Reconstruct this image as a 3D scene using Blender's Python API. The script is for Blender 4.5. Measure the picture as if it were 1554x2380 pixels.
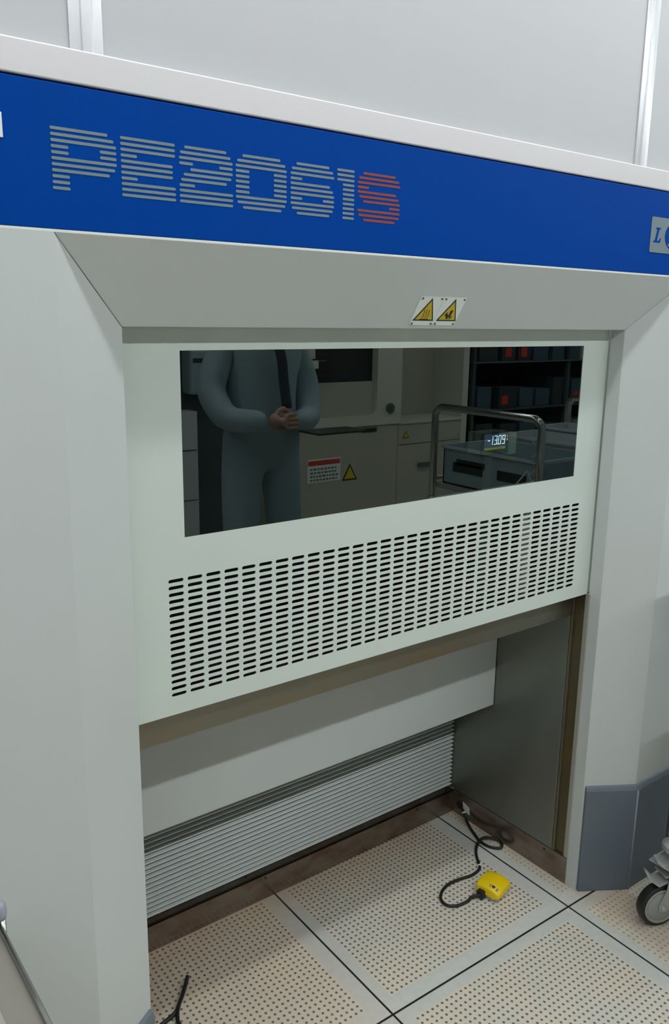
import bpy, bmesh, math, random
from mathutils import Vector, Matrix
random.seed(7)
for o in list(bpy.data.objects): bpy.data.objects.remove(o)
C = bpy.context.scene.collection
# ------------------------------------------------------------------ camera
F_PX, YAW, PITCH, ROLL = 1937.72, .6487, .2269, .0142
cam = bpy.data.cameras.new('camera'); co = bpy.data.objects.new('camera', cam); C.objects.link(co)
cy, sy = math.cos(YAW), math.sin(YAW)
fw = Vector((sy*math.cos(PITCH), cy*math.cos(PITCH), -math.sin(PITCH)))
rt = Vector((cy, -sy, 0)); up = rt.cross(fw)
c_, s_ = math.cos(ROLL), math.sin(ROLL)
r2 = c_*rt + s_*up; u2 = -s_*rt + c_*up
m = Matrix((r2, u2, -fw)).transposed().to_4x4(); m.translation = Vector((-.6424, -1.1777, 1.5041))
co.matrix_world = m
cam.sensor_fit = 'HORIZONTAL'; cam.sensor_width = 36; cam.lens = F_PX*36/1554; cam.clip_start = .02
bpy.context.scene.camera = co
# ------------------------------------------------------------------ world, exposure
w = bpy.data.worlds.new('world'); bpy.context.scene.world = w; w.use_nodes = True
w.node_tree.nodes['Background'].inputs[0].default_value = (.75, .85, .82, 1)
w.node_tree.nodes['Background'].inputs[1].default_value = .15
vs = bpy.context.scene.view_settings
vs.view_transform = 'Standard'; vs.look = 'None'; vs.gamma = 1; vs.use_curve_mapping = False
vs.exposure = 0.0
TUBE_STRENGTH = (26.5, 48.5)
TUBE_COLOR = (.93, .965, .965)

# ------------------------------------------------------------------ materials
def srgb(r, g, b):
    f = lambda v: v/12.92 if v <= .04045 else ((v+.055)/1.055)**2.4
    return (f(r/255), f(g/255), f(b/255), 1)
def mat(name, col, rough=.5, metal=0, coat=0, spec=.5, noise=0, nscale=40, bump=0, bscale=400, stretch=None):
    M = bpy.data.materials.new(name); M.use_nodes = True; nt = M.node_tree; b = nt.nodes['Principled BSDF']
    b.inputs['Roughness'].default_value = rough; b.inputs['Metallic'].default_value = metal
    b.inputs['Coat Weight'].default_value = coat; b.inputs['Coat Roughness'].default_value = .06
    b.inputs['Specular IOR Level'].default_value = spec
    b.inputs['Base Color'].default_value = col
    if noise or bump:
        tc = nt.nodes.new('ShaderNodeTexCoord'); mp = nt.nodes.new('ShaderNodeMapping')
        nt.links.new(tc.outputs['Object'], mp.inputs['Vector'])
        if stretch: mp.inputs['Scale'].default_value = stretch
    if noise:
        n = nt.nodes.new('ShaderNodeTexNoise'); n.inputs['Scale'].default_value = nscale; n.inputs['Detail'].default_value = 6
        nt.links.new(mp.outputs[0], n.inputs['Vector'])
        mx = nt.nodes.new('ShaderNodeMix'); mx.data_type = 'RGBA'
        mx.inputs['A'].default_value = tuple(v*(1-noise) for v in col[:3])+(1,)
        mx.inputs['B'].default_value = tuple(min(1, v*(1+noise)) for v in col[:3])+(1,)
        nt.links.new(n.outputs['Fac'], mx.inputs['Factor']); nt.links.new(mx.outputs['Result'], b.inputs['Base Color'])
    if bump:
        n = nt.nodes.new('ShaderNodeTexNoise'); n.inputs['Scale'].default_value = bscale; n.inputs['Detail'].default_value = 2
        nt.links.new(mp.outputs[0], n.inputs['Vector'])
        bp = nt.nodes.new('ShaderNodeBump'); bp.inputs['Strength'].default_value = bump; bp.inputs['Distance'].default_value = .001
        nt.links.new(n.outputs['Fac'], bp.inputs['Height']); nt.links.new(bp.outputs[0], b.inputs['Normal'])
    return M
def emis(name, col, s):
    M = bpy.data.materials.new(name); M.use_nodes = True; b = M.node_tree.nodes['Principled BSDF']
    b.inputs['Base Color'].default_value = (0, 0, 0, 1)
    b.inputs['Emission Color'].default_value = col; b.inputs['Emission Strength'].default_value = s
    return M
white_paint = mat('white_powder_coat', (.58, .625, .62, 1), .42, bump=.05, bscale=900, noise=.03, nscale=3)
door_paint = mat('gloss_white_door_paint', (.62, .70, .655, 1), .35, coat=.35, noise=.02, nscale=3)
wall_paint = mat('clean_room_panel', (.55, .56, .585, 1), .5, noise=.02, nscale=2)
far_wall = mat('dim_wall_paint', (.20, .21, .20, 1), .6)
blue = mat('blue_fascia_paint', (.0002, .052, .32, 1), .5, spec=.04, noise=.1, nscale=600)
louvre_white_lit = mat('louvre_white_lit', (.70, .75, .74, 1), .5)  # same white paint, colour raised to put the light on the slats into it
alu = mat('brushed_aluminium', (.70, .69, .71, 1), .42, metal=.25, noise=.04, nscale=60, stretch=(1, 30, 60))
mullion_alu = mat('anodised_mullion', (.66, .68, .71, 1), .3, metal=.5)
black = mat('black_rubber', (.012, .012, .011, 1), .45)
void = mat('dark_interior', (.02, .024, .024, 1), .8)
gap_black = mat('dark_gap', (.01, .01, .01, 1), .8)
letter_grey = mat('silver_lettering', (.17, .235, .265, 1), .5)
letter_red = mat('red_lettering', (.25, .04, .035, 1), .5)
grey_vinyl = mat('grey_vinyl_baseboard', (.13, .16, .195, 1), .42, bump=.1, bscale=500)
grey_weld = mat('grey_weld_seam', (.26, .30, .33, 1), .5)
yellow = mat('yellow_plastic', (.95, .66, .003, 1), .35)
warn_yellow = mat('warning_yellow', (.62, .47, .01, 1), .4)
print_black = mat('printed_black', (.012, .01, .01, 1), .5)
label_white = mat('label_white', (.82, .90, .86, 1), .3)
plate_white = mat('white_plate', (.8, .84, .82, 1), .4)
screw_grey = mat('screw_grey', (.12, .16, .16, 1), .4, metal=.4)
rubber_hub = mat('grey_nylon_hub', (.30, .32, .29, 1), .4)
zinc = mat('zinc_plated_steel', (.48, .50, .49, 1), .35, metal=.6)
chrome = mat('polished_steel_tube', (.62, .62, .60, 1), .18, metal=1)
grey_cap = mat('grey_plastic_cap', (.33, .35, .40, 1), .3)
cream = mat('cream_machine_paint', (.62, .62, .55, 1), .45)
cream_dark = mat('beige_cabinet_paint', (.46, .46, .38, 1), .5)
blue_grey = mat('blue_grey_crate_plastic', (.28, .37, .40, 1), .45)
pale_grey = mat('pale_grey_crate_plastic', (.52, .57, .60, 1), .45)
dark_blue = mat('dark_cabinet_paint', (.05, .065, .075, 1), .5)
suit = mat('pale_blue_garment', (.34, .45, .50, 1), .75, bump=.4, bscale=60)
skin = mat('gloved_skin', (.52, .30, .24, 1), .5)
dark_cloth = mat('dark_strap', (.03, .04, .05, 1), .7)
red_tag = mat('red_tag', (.55, .05, .04, 1), .5)
beige_tray = mat('beige_tray', (.25, .235, .205, 1), .45, noise=.06, nscale=6)
pale_tray = mat('pale_tray', (.36, .36, .34, 1), .5)
lamp_glow = [emis('tube_diffuser', TUBE_COLOR+(1,), k) for k in TUBE_STRENGTH]
lamp_house = mat('lamp_housing_white', (.75, .78, .77, 1), .5)
ceil_m = mat('ceiling_panel', (.25, .26, .26, 1), .6)
lcd_blue = emis('lcd_backlight', (.045, .06, .13, 1), 1.2)
lcd_white = emis('lcd_digits', (.8, .95, 1, 1), 3.0)
lcd_yellow = emis('lcd_yellow_bar', (.35, .30, .02, 1), .8)
lcd_amber = emis('lcd_amber_marks', (1, .45, .1, 1), 2)
gauge_body = mat('gauge_body', (.5, .5, .46, 1), .5)
bezel = mat('gauge_bezel', (.06, .06, .055, 1), .4)

def steel_mat(name, col, rough, stain, stain_col, sscale=9, stretch=(1, 1, 1), metal=.8):
    M = bpy.data.materials.new(name); M.use_nodes = True; nt = M.node_tree; b = nt.nodes['Principled BSDF']
    tc = nt.nodes.new('ShaderNodeTexCoord'); mp = nt.nodes.new('ShaderNodeMapping'); mp.inputs['Scale'].default_value = stretch
    nt.links.new(tc.outputs['Object'], mp.inputs['Vector'])
    n = nt.nodes.new('ShaderNodeTexNoise'); n.inputs['Scale'].default_value = sscale; n.inputs['Detail'].default_value = 8
    nt.links.new(mp.outputs[0], n.inputs['Vector'])
    cr = nt.nodes.new('ShaderNodeValToRGB'); cr.color_ramp.elements[0].position = .4; cr.color_ramp.elements[1].position = .7
    cr.color_ramp.elements[0].color = (0, 0, 0, 1); cr.color_ramp.elements[1].color = (stain,)*3+(1,)
    nt.links.new(n.outputs['Fac'], cr.inputs['Fac'])
    mx = nt.nodes.new('ShaderNodeMix'); mx.data_type = 'RGBA'; mx.inputs['A'].default_value = col; mx.inputs['B'].default_value = stain_col
    nt.links.new(cr.outputs[0], mx.inputs['Factor']); nt.links.new(mx.outputs['Result'], b.inputs['Base Color'])
    b.inputs['Metallic'].default_value = metal; b.inputs['Roughness'].default_value = rough
    return M
steel_side = steel_mat('satin_steel_side', (.25, .265, .24, 1), .42, .3, (.21, .20, .165, 1), 5)
steel_beam = steel_mat('satin_steel_beam', (.20, .195, .15, 1), .36, .8, (.24, .18, .115, 1), 5, (1, 1, 4))
steel_kick = steel_mat('stained_steel_kick', (.27, .235, .20, 1), .24, .8, (.17, .09, .05, 1), 14, (1, 1, 2))
brass = steel_mat('yellowed_guide_strip', (.15, .135, .085, 1), .4, .6, (.26, .17, .045, 1), 5)
rail_steel = mat('guide_rail_steel', (.40, .40, .36, 1), .45, metal=.3)

def glass_mat():
    M = bpy.data.materials.new('tinted_window_glass'); M.use_nodes = True; nt = M.node_tree
    for n in list(nt.nodes): nt.nodes.remove(n)
    out = nt.nodes.new('ShaderNodeOutputMaterial'); mx = nt.nodes.new('ShaderNodeMixShader')
    fr = nt.nodes.new('ShaderNodeFresnel'); fr.inputs['IOR'].default_value = 2.0
    ge = nt.nodes.new('ShaderNodeNewGeometry'); mu = nt.nodes.new('ShaderNodeMath'); mu.operation = 'SUBTRACT'; mu.use_clamp = True
    nt.links.new(fr.outputs[0], mu.inputs[0]); nt.links.new(ge.outputs['Backfacing'], mu.inputs[1])
    tr = nt.nodes.new('ShaderNodeBsdfTransparent'); tr.inputs['Color'].default_value = (.58, .66, .63, 1)
    gl = nt.nodes.new('ShaderNodeBsdfGlossy'); gl.inputs['Roughness'].default_value = .0; gl.inputs['Color'].default_value = (.9, 1, .95, 1)
    nt.links.new(mu.outputs[0], mx.inputs[0]); nt.links.new(tr.outputs[0], mx.inputs[1]); nt.links.new(gl.outputs[0], mx.inputs[2])
    nt.links.new(mx.outputs[0], out.inputs['Surface'])
    return M
glass = glass_mat()

# floor: 0.605 m perforated access tiles
TS, TX, TY, TR = .605, .4137, -.0265, .012
def floor_mat():
    M = bpy.data.materials.new('perforated_access_floor'); M.use_nodes = True; nt = M.node_tree; b = nt.nodes['Principled BSDF']
    L = nt.links.new
    def math_(op, a, b_=None, c=None):
        n = nt.nodes.new('ShaderNodeMath'); n.operation = op
        for i, v in enumerate((a, b_, c)):
            if v is None: continue
            if isinstance(v, (int, float)): n.inputs[i].default_value = v
            else: L(v, n.inputs[i])
        return n.outputs[0]
    def mix(f, a, b_):
        n = nt.nodes.new('ShaderNodeMix'); n.data_type = 'RGBA'
        if isinstance(f, (int, float)): n.inputs['Factor'].default_value = f
        else: L(f, n.inputs['Factor'])
        for k, v in (('A', a), ('B', b_)):
            if isinstance(v, tuple): n.inputs[k].default_value = v
            else: L(v, n.inputs[k])
        return n.outputs['Result']
    def noise(scale, detail=4, off=0):
        n = nt.nodes.new('ShaderNodeTexNoise'); n.inputs['Scale'].default_value = scale; n.inputs['Detail'].default_value = detail
        mp = nt.nodes.new('ShaderNodeMapping'); mp.inputs['Location'].default_value = (off, off*1.7, 0)
        L(tc.outputs['Object'], mp.inputs['Vector']); L(mp.outputs[0], n.inputs['Vector']); return n.outputs['Fac']
    def step(v, lo, hi): 
        n = nt.nodes.new('ShaderNodeMapRange'); n.inputs['From Min'].default_value = lo; n.inputs['From Max'].default_value = hi
        L(v, n.inputs['Value']); return n.outputs[0]
    tc = nt.nodes.new('ShaderNodeTexCoord'); sp = nt.nodes.new('ShaderNodeSeparateXYZ'); L(tc.outputs['Object'], sp.inputs[0])
    x = math_('SUBTRACT', sp.outputs[0], TX); y = math_('SUBTRACT', sp.outputs[1], TY)
    u = math_('SUBTRACT', math_('MULTIPLY', x, math.cos(TR)), math_('MULTIPLY', y, math.sin(TR)))
    v = math_('ADD', math_('MULTIPLY', x, math.sin(TR)), math_('MULTIPLY', y, math.cos(TR)))
    fu = math_('FLOORED_MODULO', u, TS); fv = math_('FLOORED_MODULO', v, TS)
    eu = math_('MINIMUM', fu, math_('SUBTRACT', TS, fu)); ev = math_('MINIMUM', fv, math_('SUBTRACT', TS, fv))
    gapm = math_('LESS_THAN', math_('MINIMUM', eu, ev), .0026)
    P, U0, V0, N = .01474, .038, .0495, 35
    def cell(a, a0):
        k = math_('DIVIDE', math_('SUBTRACT', a, a0), P)
        f = math_('SUBTRACT', math_('FRACT', math_('ADD', k, .5)), .5)
        inr = math_('MULTIPLY', math_('GREATER_THAN', k, -.5), math_('LESS_THAN', k, N+.5))
        return f, inr, k
    cu, iu, ku = cell(fu, U0); cv, iv, kv = cell(fv, V0)
    d = math_('SQRT', math_('ADD', math_('MULTIPLY', cu, cu), math_('MULTIPLY', cv, cv)))
    inside = math_('MULTIPLY', iu, iv)
    hole = math_('MULTIPLY', math_('SUBTRACT', 1, step(d, .185, .235)), inside)
    base = mix(noise(900, 3), (.58, .59, .55, 1), (.74, .74, .69, 1))
    base = mix(math_('MULTIPLY', step(noise(60, 5, 3), .45, .75), .35), base, (.50, .52, .50, 1))
    warm = math_('MULTIPLY', inside, math_('ADD', .25, math_('MULTIPLY', step(noise(7, 5, 9), .35, .7), .55)))
    base = mix(warm, base, (.80, .70, .54, 1))
    # rust creeping from the steel kick plates and a rusty tile by the alcove's left end
    jag = math_('MULTIPLY', math_('SUBTRACT', noise(35, 6, 1), .5), .08)
    yk = math_('ADD', sp.outputs[1], jag); xk = math_('ADD', sp.outputs[0], jag)
    rust1 = math_('MULTIPLY', step(yk, .33, .475), math_('SUBTRACT', 1, step(sp.outputs[0], .9, 1.02)))
    rust2 = math_('MULTIPLY', step(xk, 1.04, 1.10), math_('LESS_THAN', sp.outputs[0], 1.2))
    base = mix(math_('MULTIPLY', rust1, .6), base, (.40, .24, .12, 1))
    base = mix(math_('MULTIPLY', rust2, .45), base, (.46, .32, .20, 1))
    leftr = math_('MULTIPLY', math_('SUBTRACT', 1, step(sp.outputs[0], .28, .46)), math_('ADD', .3, math_('MULTIPLY', noise(9, 5, 5), .6)))
    base = mix(math_('MULTIPLY', leftr, .75), base, (.74, .56, .40, 1))
    holec = mix(noise(130, 2, 7), (.07, .065, .05, 1), (.24, .21, .165, 1))
    clog = math_('MULTIPLY', step(sp.outputs[0], 1.0, 1.05), .5)
    base = mix(math_('MULTIPLY', hole, math_('SUBTRACT', .97, clog)), base, holec)
    base = mix(gapm, base, (.014, .015, .013, 1))
    L(base, b.inputs['Base Color']); b.inputs['Roughness'].default_value = .42
    bp = nt.nodes.new('ShaderNodeBump'); bp.inputs['Strength'].default_value = .6; bp.inputs['Distance'].default_value = .002
    L(math_('SUBTRACT', 1, math_('MAXIMUM', hole, gapm)), bp.inputs['Height']); L(bp.outputs[0], b.inputs['Normal'])
    return M
floor_m = floor_mat()

# ------------------------------------------------------------------ mesh helpers
class MB:
    def __init__(s): s.bm = bmesh.new()
    def box(s, x0, x1, y0, y1, z0, z1, bev=0, seg=2, M=None):
        r = bmesh.ops.create_cube(s.bm, size=1); vs_ = r['verts']
        for v in vs_: v.co = Vector(((x0+x1)/2+v.co.x*(x1-x0), (y0+y1)/2+v.co.y*(y1-y0), (z0+z1)/2+v.co.z*(z1-z0)))
        if bev:
            es = list({e for v in vs_ for e in v.link_edges})
            rb = bmesh.ops.bevel(s.bm, geom=es, offset=bev, segments=seg, affect='EDGES', profile=.5)
            vs_ = list({v for f in rb['faces'] for v in f.verts} | {v for v in vs_ if v.is_valid})
        if M is not None:
            for v in vs_: v.co = M @ v.co
        return s
    def prism(s, pts, d):
        """polygon pts (3D list), extruded by vector d"""
        d = Vector(d); a = [s.bm.verts.new(Vector(p)) for p in pts]; b = [s.bm.verts.new(Vector(p)+d) for p in pts]
        n = len(a); s.bm.faces.new(a); s.bm.faces.new(b[::-1])
        for i in range(n): s.bm.faces.new((a[i], b[i], b[(i+1) % n], a[(i+1) % n]))
        return s
    def tube(s, pts, r, seg=10, smooth=1, cap=True):
        pts = [Vector(p) for p in pts]
        if smooth > 1 and len(pts) > 2:
            q = []
            for i in range(len(pts)-1):
                p0, p1, p2, p3 = pts[max(i-1, 0)], pts[i], pts[i+1], pts[min(i+2, len(pts)-1)]
                for k in range(smooth):
                    t = k/smooth
                    q.append(.5*((2*p1)+(-p0+p2)*t+(2*p0-5*p1+4*p2-p3)*t*t+(-p0+3*p1-3*p2+p3)*t**3))
            q.append(pts[-1]); pts = q
        rings = []; ref = None
        for i, p in enumerate(pts):
            t = (pts[min(i+1, len(pts)-1)]-pts[max(i-1, 0)]).normalized()
            if ref is None: ref = t.orthogonal().normalized()
            ref = (ref-t*ref.dot(t)).normalized(); b = t.cross(ref)
            rr = r[min(i, len(r)-1)] if isinstance(r, (list, tuple)) else r
            rings.append([s.bm.verts.new(p+rr*(math.cos(2*math.pi*k/seg)*ref+math.sin(2*math.pi*k/seg)*b)) for k in range(seg)])
        for a, b in zip(rings, rings[1:]):
            for k in range(seg): s.bm.faces.new((a[k], a[(k+1) % seg], b[(k+1) % seg], b[k]))
        if cap: s.bm.faces.new(rings[0][::-1]); s.bm.faces.new(rings[-1])
        return s
    def lathe(s, prof, M, seg=32):
        """prof = [(r, h)...] around local z, placed by matrix M"""
        rings = []
        for r, h in prof:
            rings.append([s.bm.verts.new(M @ Vector((max(r, 1e-5)*math.cos(2*math.pi*k/seg), max(r, 1e-5)*math.sin(2*math.pi*k/seg), h))) for k in range(seg)])
        for a, b in zip(rings, rings[1:]):
            for k in range(seg): s.bm.faces.new((a[k], a[(k+1) % seg], b[(k+1) % seg], b[k]))
        s.bm.faces.new(rings[0][::-1]); s.bm.faces.new(rings[-1])
        return s
    def build(s, name, m, parent=None, smooth=False, bev=0, seg=2):
        bmesh.ops.recalc_face_normals(s.bm, faces=s.bm.faces)
        me = bpy.data.meshes.new(name); s.bm.to_mesh(me); s.bm.free()
        o = bpy.data.objects.new(name, me); C.objects.link(o); me.materials.append(m)
        if parent is not None:
            o.parent = parent
            pm = Matrix.Translation(-world_loc(parent))
            o.location = pm.translation
        if smooth:
            me.polygons.foreach_set('use_smooth', [True]*len(me.polygons))
            me.update()
        if bev:
            md = o.modifiers.new('bevel', 'BEVEL'); md.width = bev; md.segments = seg; md.limit_method = 'ANGLE'; md.angle_limit = .6
            md.harden_normals = False
        return o
def world_loc(o):
    v = Vector((0, 0, 0))
    while o is not None: v += o.location; o = o.parent
    return v
def tag(o, label, cat, group=None, kind=None):
    o['label'] = label; o['category'] = cat
    if group: o['group'] = group
    if kind: o['kind'] = kind
    return o
def thing(name, label, cat, loc=(0, 0, 0), group=None):
    o = bpy.data.objects.new(name, None); C.objects.link(o); o.location = loc; o.empty_display_size = .1
    return tag(o, label, cat, group)
def struct(mb, name, m, **k):
    o = mb.build(name, m, **k); o['kind'] = 'structure'; return o
def smooth_angle(o, a=.7):
    me = o.data; me.polygons.foreach_set('use_smooth', [True]*len(me.polygons))
    bm = bmesh.new(); bm.from_mesh(me)
    for e in bm.edges:
        if len(e.link_faces) == 2 and e.calc_face_angle(0) > a: e.smooth = False
    bm.to_mesh(me); bm.free(); return o

# ------------------------------------------------------------------ key dimensions
B = .0753                       # facade stands this far in front of the inner opening plane (y=0)
XL, XLO, XR, XRO = -.142, -.26, 1.089, 1.21
ZI, ZB, ZT, ZM = 1.489, 1.608, 1.786, 1.826
HB = .313
DY = .039                       # door face
XS = 1.087                      # alcove side wall
WALL_Y = -.060
ROOM = (-3.4, 7.0, -3.9, 2.8)   # x0, x1, y0, zc

# ------------------------------------------------------------------ room shell
x0, x1, y0, zc = ROOM
struct(MB().box(x0, x1, y0, 1.0, -.03, 0), 'floor', floor_m)
struct(MB().box(x0, x1, y0, 1.0, zc, zc+.05), 'ceiling', ceil_m)
struct(MB().box(x0, x1, WALL_Y, WALL_Y+.05, ZM-.02, zc), 'wall_back', wall_paint)
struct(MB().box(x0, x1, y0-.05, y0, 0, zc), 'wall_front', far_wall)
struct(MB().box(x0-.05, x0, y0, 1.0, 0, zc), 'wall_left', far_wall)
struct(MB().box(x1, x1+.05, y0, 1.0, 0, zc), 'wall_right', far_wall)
# aluminium joint covers between the wall panels
for i, cx in enumerate((-2.62, -1.41, -.1995, 1.000, 2.21, 3.42, 4.63, 5.84)):
    mb = MB(); wdt = .022
    mb.prism([(cx-wdt, WALL_Y, ZM), (cx-wdt, WALL_Y-.003, ZM), (cx-.008, WALL_Y-.004, ZM), (cx-.007, WALL_Y-.0065, ZM),
              (cx+.007, WALL_Y-.0065, ZM), (cx+.008, WALL_Y-.004, ZM), (cx+wdt, WALL_Y-.003, ZM), (cx+wdt, WALL_Y, ZM)], (0, 0, zc-ZM))
    struct(mb, 'trim_%d' % (i+1), mullion_alu, bev=.0012)

def baseboard(name, path, ends, weld_at=()):
    """path in xy with room side normals pointing to -y"""
    T, CH = .011, .012
    pts = [Vector((p[0], p[1], 0)) for p in path]; off = []
    for i, p in enumerate(pts):
        ns = []
        if i > 0: d = (pts[i]-pts[i-1]).normalized(); ns.append(Vector((d.y, -d.x, 0)))
        if i < len(pts)-1: d = (pts[i+1]-pts[i]).normalized(); ns.append(Vector((d.y, -d.x, 0)))
        n = sum(ns, Vector()).normalized(); off.append(n*(1/max(.3, n.dot(ns[0]))))
    mb = MB(); rows = []
    prof = [(0.0005, 0), (T, 0), (T, HB-CH), (T*.45, HB-.002), (.0005, HB)]
    for p, o in zip(pts, off): rows.append([mb.bm.verts.new(p+o*a+Vector((0, 0, z))) for a, z in prof])
    for a, b in zip(rows, rows[1:]):
        for k in range(len(prof)-1): mb.bm.faces.new((a[k], b[k], b[k+1], a[k+1]))
    mb.bm.faces.new(rows[0]); mb.bm.faces.new(rows[-1][::-1])
    o = mb.build(name, grey_vinyl, bev=.003, seg=3); o['kind'] = 'structure'
    for wi in weld_at:
        a, n = pts[wi], off[wi]
        wb = MB().tube([a+n*(T+.0004)+Vector((0, 0, .002)), a+n*(T+.0004)+Vector((0, 0, HB-CH))], .0022, 8)
        wb.build('weld_seam', grey_weld, o, smooth=True)
    return o
baseboard('baseboard_left', [(x0+.01, -B), (XLO, -B), (XL-.002, -.001)], None, (1,))
baseboard('baseboard_right', [(XR+.004, -.002), (XRO, -B), (x1-.01, -B)], None, (1,))

# ------------------------------------------------------------------ the machine
mach = thing('process_machine', 'large white wall-built reactor machine with blue fascia and a lifting front door', 'machine', (.47, 0, 0))
TH = .02
# facade panels beside the opening
MB().box(x0+.01, XLO, -B, -B+TH, 0, ZB).build('left_panel', white_paint, mach)
MB().box(XRO, x1-.01, -B, -B+TH, 0, ZB).build('right_panel', white_paint, mach)
# splayed reveals with mitred corners (solid prisms, folded sheet)
def quad_prism(p, d): return MB().prism(p, d)
quad_prism([(XLO, -B, 0), (XL, 0, 0), (XL, 0, ZI), (XLO, -B, ZB)], (-.012, .016, 0)).build('left_reveal', white_paint, mach, bev=.001)
quad_prism([(XR, 0, 0), (XRO, -B, 0), (XRO, -B, ZB), (XR, 0, ZI)], (.012, .016, 0)).build('right_reveal', white_paint, mach, bev=.001)
quad_prism([(XL, 0, ZI), (XR, 0, ZI), (XRO, -B, ZB), (XLO, -B, ZB)], (0, .016, .012)).build('lintel', white_paint, mach, bev=.0015, seg=3)
# return faces going back to the door plane
MB().box(XR, XR+.012, 0.0, DY-.004, 0, ZI).build('right_return', white_paint, mach)
MB().box(XL-.012, XL, 0.0, DY-.004, 0, ZI).build('left_return', white_paint, mach)
MB().box(XL, XR, .004, DY-.006, ZI+.001, ZI+.014).build('top_return', white_paint, mach)

# blue fascia
fascia = MB().box(x0+.01, x1-.01, -B-.0005, -B+.018, ZB+.003, ZT-.0025).build('fascia', blue, mach, bev=.0012)
MB().box(x0+.01, x1-.01, -B+.006, -B+.02, ZT-.004, ZT+.002).build('shadow_gap', gap_black, mach)
MB().box(x0+.01, x1-.01, -B, -B+.008, ZB-.001, ZB+.0035).build('lintel_edge_highlight', plate_white, mach, bev=.001)  # pale strip paints in the light caught on the lintel's rounded top edge
MB().box(x0+.01, x1-.01, -B-.001, -B+.022, ZT, ZM, bev=.002).build('top_trim', alu, mach)

ZR0, ZR1 = 1.7330, 1.6590
def letter(ch, xa, xb, rows, m):
    mb = MB(); H = (ZR0-ZR1); p = H/11*1.035; h = .0037; w_ = xb-xa
    for i, segs in enumerate(rows):
        zc_ = ZR0-h/2-(H-h)/10*i
        for a, b in segs:
            X0, X1 = xa+a*w_, xa+b*w_; r = .0011
            mb.prism([(X0, 0, zc_-h/2+r), (X0+r, 0, zc_-h/2), (X1-r, 0, zc_-h/2), (X1, 0, zc_-h/2+r), (X1, 0, zc_+h/2-r), (X1-r, 0, zc_+h/2), (X0+r, 0, zc_+h/2), (X0, 0, zc_+h/2-r)], (0, .0006, 0))
    for v in mb.bm.verts: v.co.y += -B-.0010
    o = mb.build('letter', m, fascia); o['label'] = ('red' if m is letter_red else 'silver-grey')+' striped character '+ch
F = [(0, 1)]; Ls = [(0, .26)]; LR = [(0, .26), (.74, 1)]
letter('P', -.2575, -.172, [[(0, .87)], [(0, .96)], F, LR, LR, F, [(0, .97)], [(0, .88)], Ls, Ls, Ls], letter_grey)
letter('E', -.166, -.088, [F, F, F, [(0, .29)], [(0, .95)], [(0, .95)], [(0, .95)], [(0, .29)], F, F, F], letter_grey)
letter('2', -.082, .002, [[(.1, .88)], [(.02, .96)], F, [(0, .25), (.74, 1)], [(.2, 1)], [(.08, .97)], [(.03, .88)], [(.0, .28)], F, F, F], letter_grey)
letter('0', .007, .0945, [[(.13, .87)], [(.03, .97)], F]+[LR]*5+[F, [(.03, .97)], [(.13, .89)]], letter_grey)
letter('6', .1015, .183, [[(.13, .88)], [(.03, .97)], F, Ls, [(0, .9)], [(0, .97)], F, LR, F, [(.03, .97)], [(.14, .89)]], letter_grey)
letter('1', .189, .223, [F, F, F]+[[(.33, 1)]]*8, letter_grey)
letter('S', .230, .319, [[(.12, .88)], [(.03, .97)], F, [(0, .26)], [(0, .9)], [(.04, .97)], [(.13, 1)], [(.74, 1)], F, [(.03, .98)], [(.14, .88)]], letter_red)

# maker badge at the right end: L (P) E
def rounded_rect(xa, xb, za, zb, r, y, n=5):
    pts = []
    for cx, cz, a0 in ((xb-r, za+r, -90), (xb-r, zb-r, 0), (xa+r, zb-r, 90), (xa+r, za+r, 180)):
        for k in range(n+1):
            a = math.radians(a0+90*k/n); pts.append((cx+r*math.cos(a), y, cz+r*math.sin(a)))
    return pts
yb = -B-.0016
badge = MB().prism(rounded_rect(1.0392, 1.235, 1.6565, 1.7300, .004, yb), (0, .0012, 0)).build('badge', letter_grey, fascia)
badge['label'] = 'silver badge with blue letters'
def poly(pts, ox, oz, s, y): return [(ox+px*s, y, oz+pz*s) for px, pz in pts]
Lpoly = [(.0, 0), (.80, 0), (.90, .30), (.78, .30), (.66, .13), (.42, .13), (.60, .87), (.76, .90), (.78, 1), (.22, 1), (.20, .90), (.36, .87), (.16, .12), (.0, .09)]
MB().prism(poly(Lpoly, 1.0505, 1.6775, .031, yb-.0004), (0, .0008, 0)).build('badge_letter', blue, badge)
cx_, cz_ = 1.137, 1.6932
MB().prism([(cx_+.0445*math.cos(a), yb-.0004, cz_+.0315*math.sin(a)) for a in [2*math.pi*k/40 for k in range(40)]], (0, .0008, 0)).build('badge_disc', blue, badge)
Ppoly = [(0, 0), (.45, 0), (.5, .12), (.36, .14), (.42, .42), (.62, .42), (.88, .55), (.98, .78), (.88, .96), (.68, 1), (.16, 1), (.14, .88), (.26, .86), (.12, .14), (-.02, .12)]
MB().prism(poly(Ppoly, 1.107, 1.672, .043, yb-.0008), (0, .0008, 0)).build('badge_letter', letter_grey, badge)
Epoly = [(0, 0), (.85, 0), (.95, .28), (.85, .28), (.7, .12), (.4, .12), (.46, .45), (.66, .45), (.7, .56), (.5, .56), (.56, .88), (.85, .88), (.9, .74), (1, .74), (1, 1), (.16, 1), (.14, .9), (.28, .88), (.14, .12), (0, .1)]
MB().prism(poly(Epoly, 1.190, 1.6775, .031, yb-.0004), (0, .0008, 0)).build('badge_letter', blue, badge)
# white plate cut by the left edge of the photo
MB().box(-.42, -.3148, -B-.002, -B+.001, 1.7115, 1.7400, bev=.0005).build('name_plate', plate_white, fascia)

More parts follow.
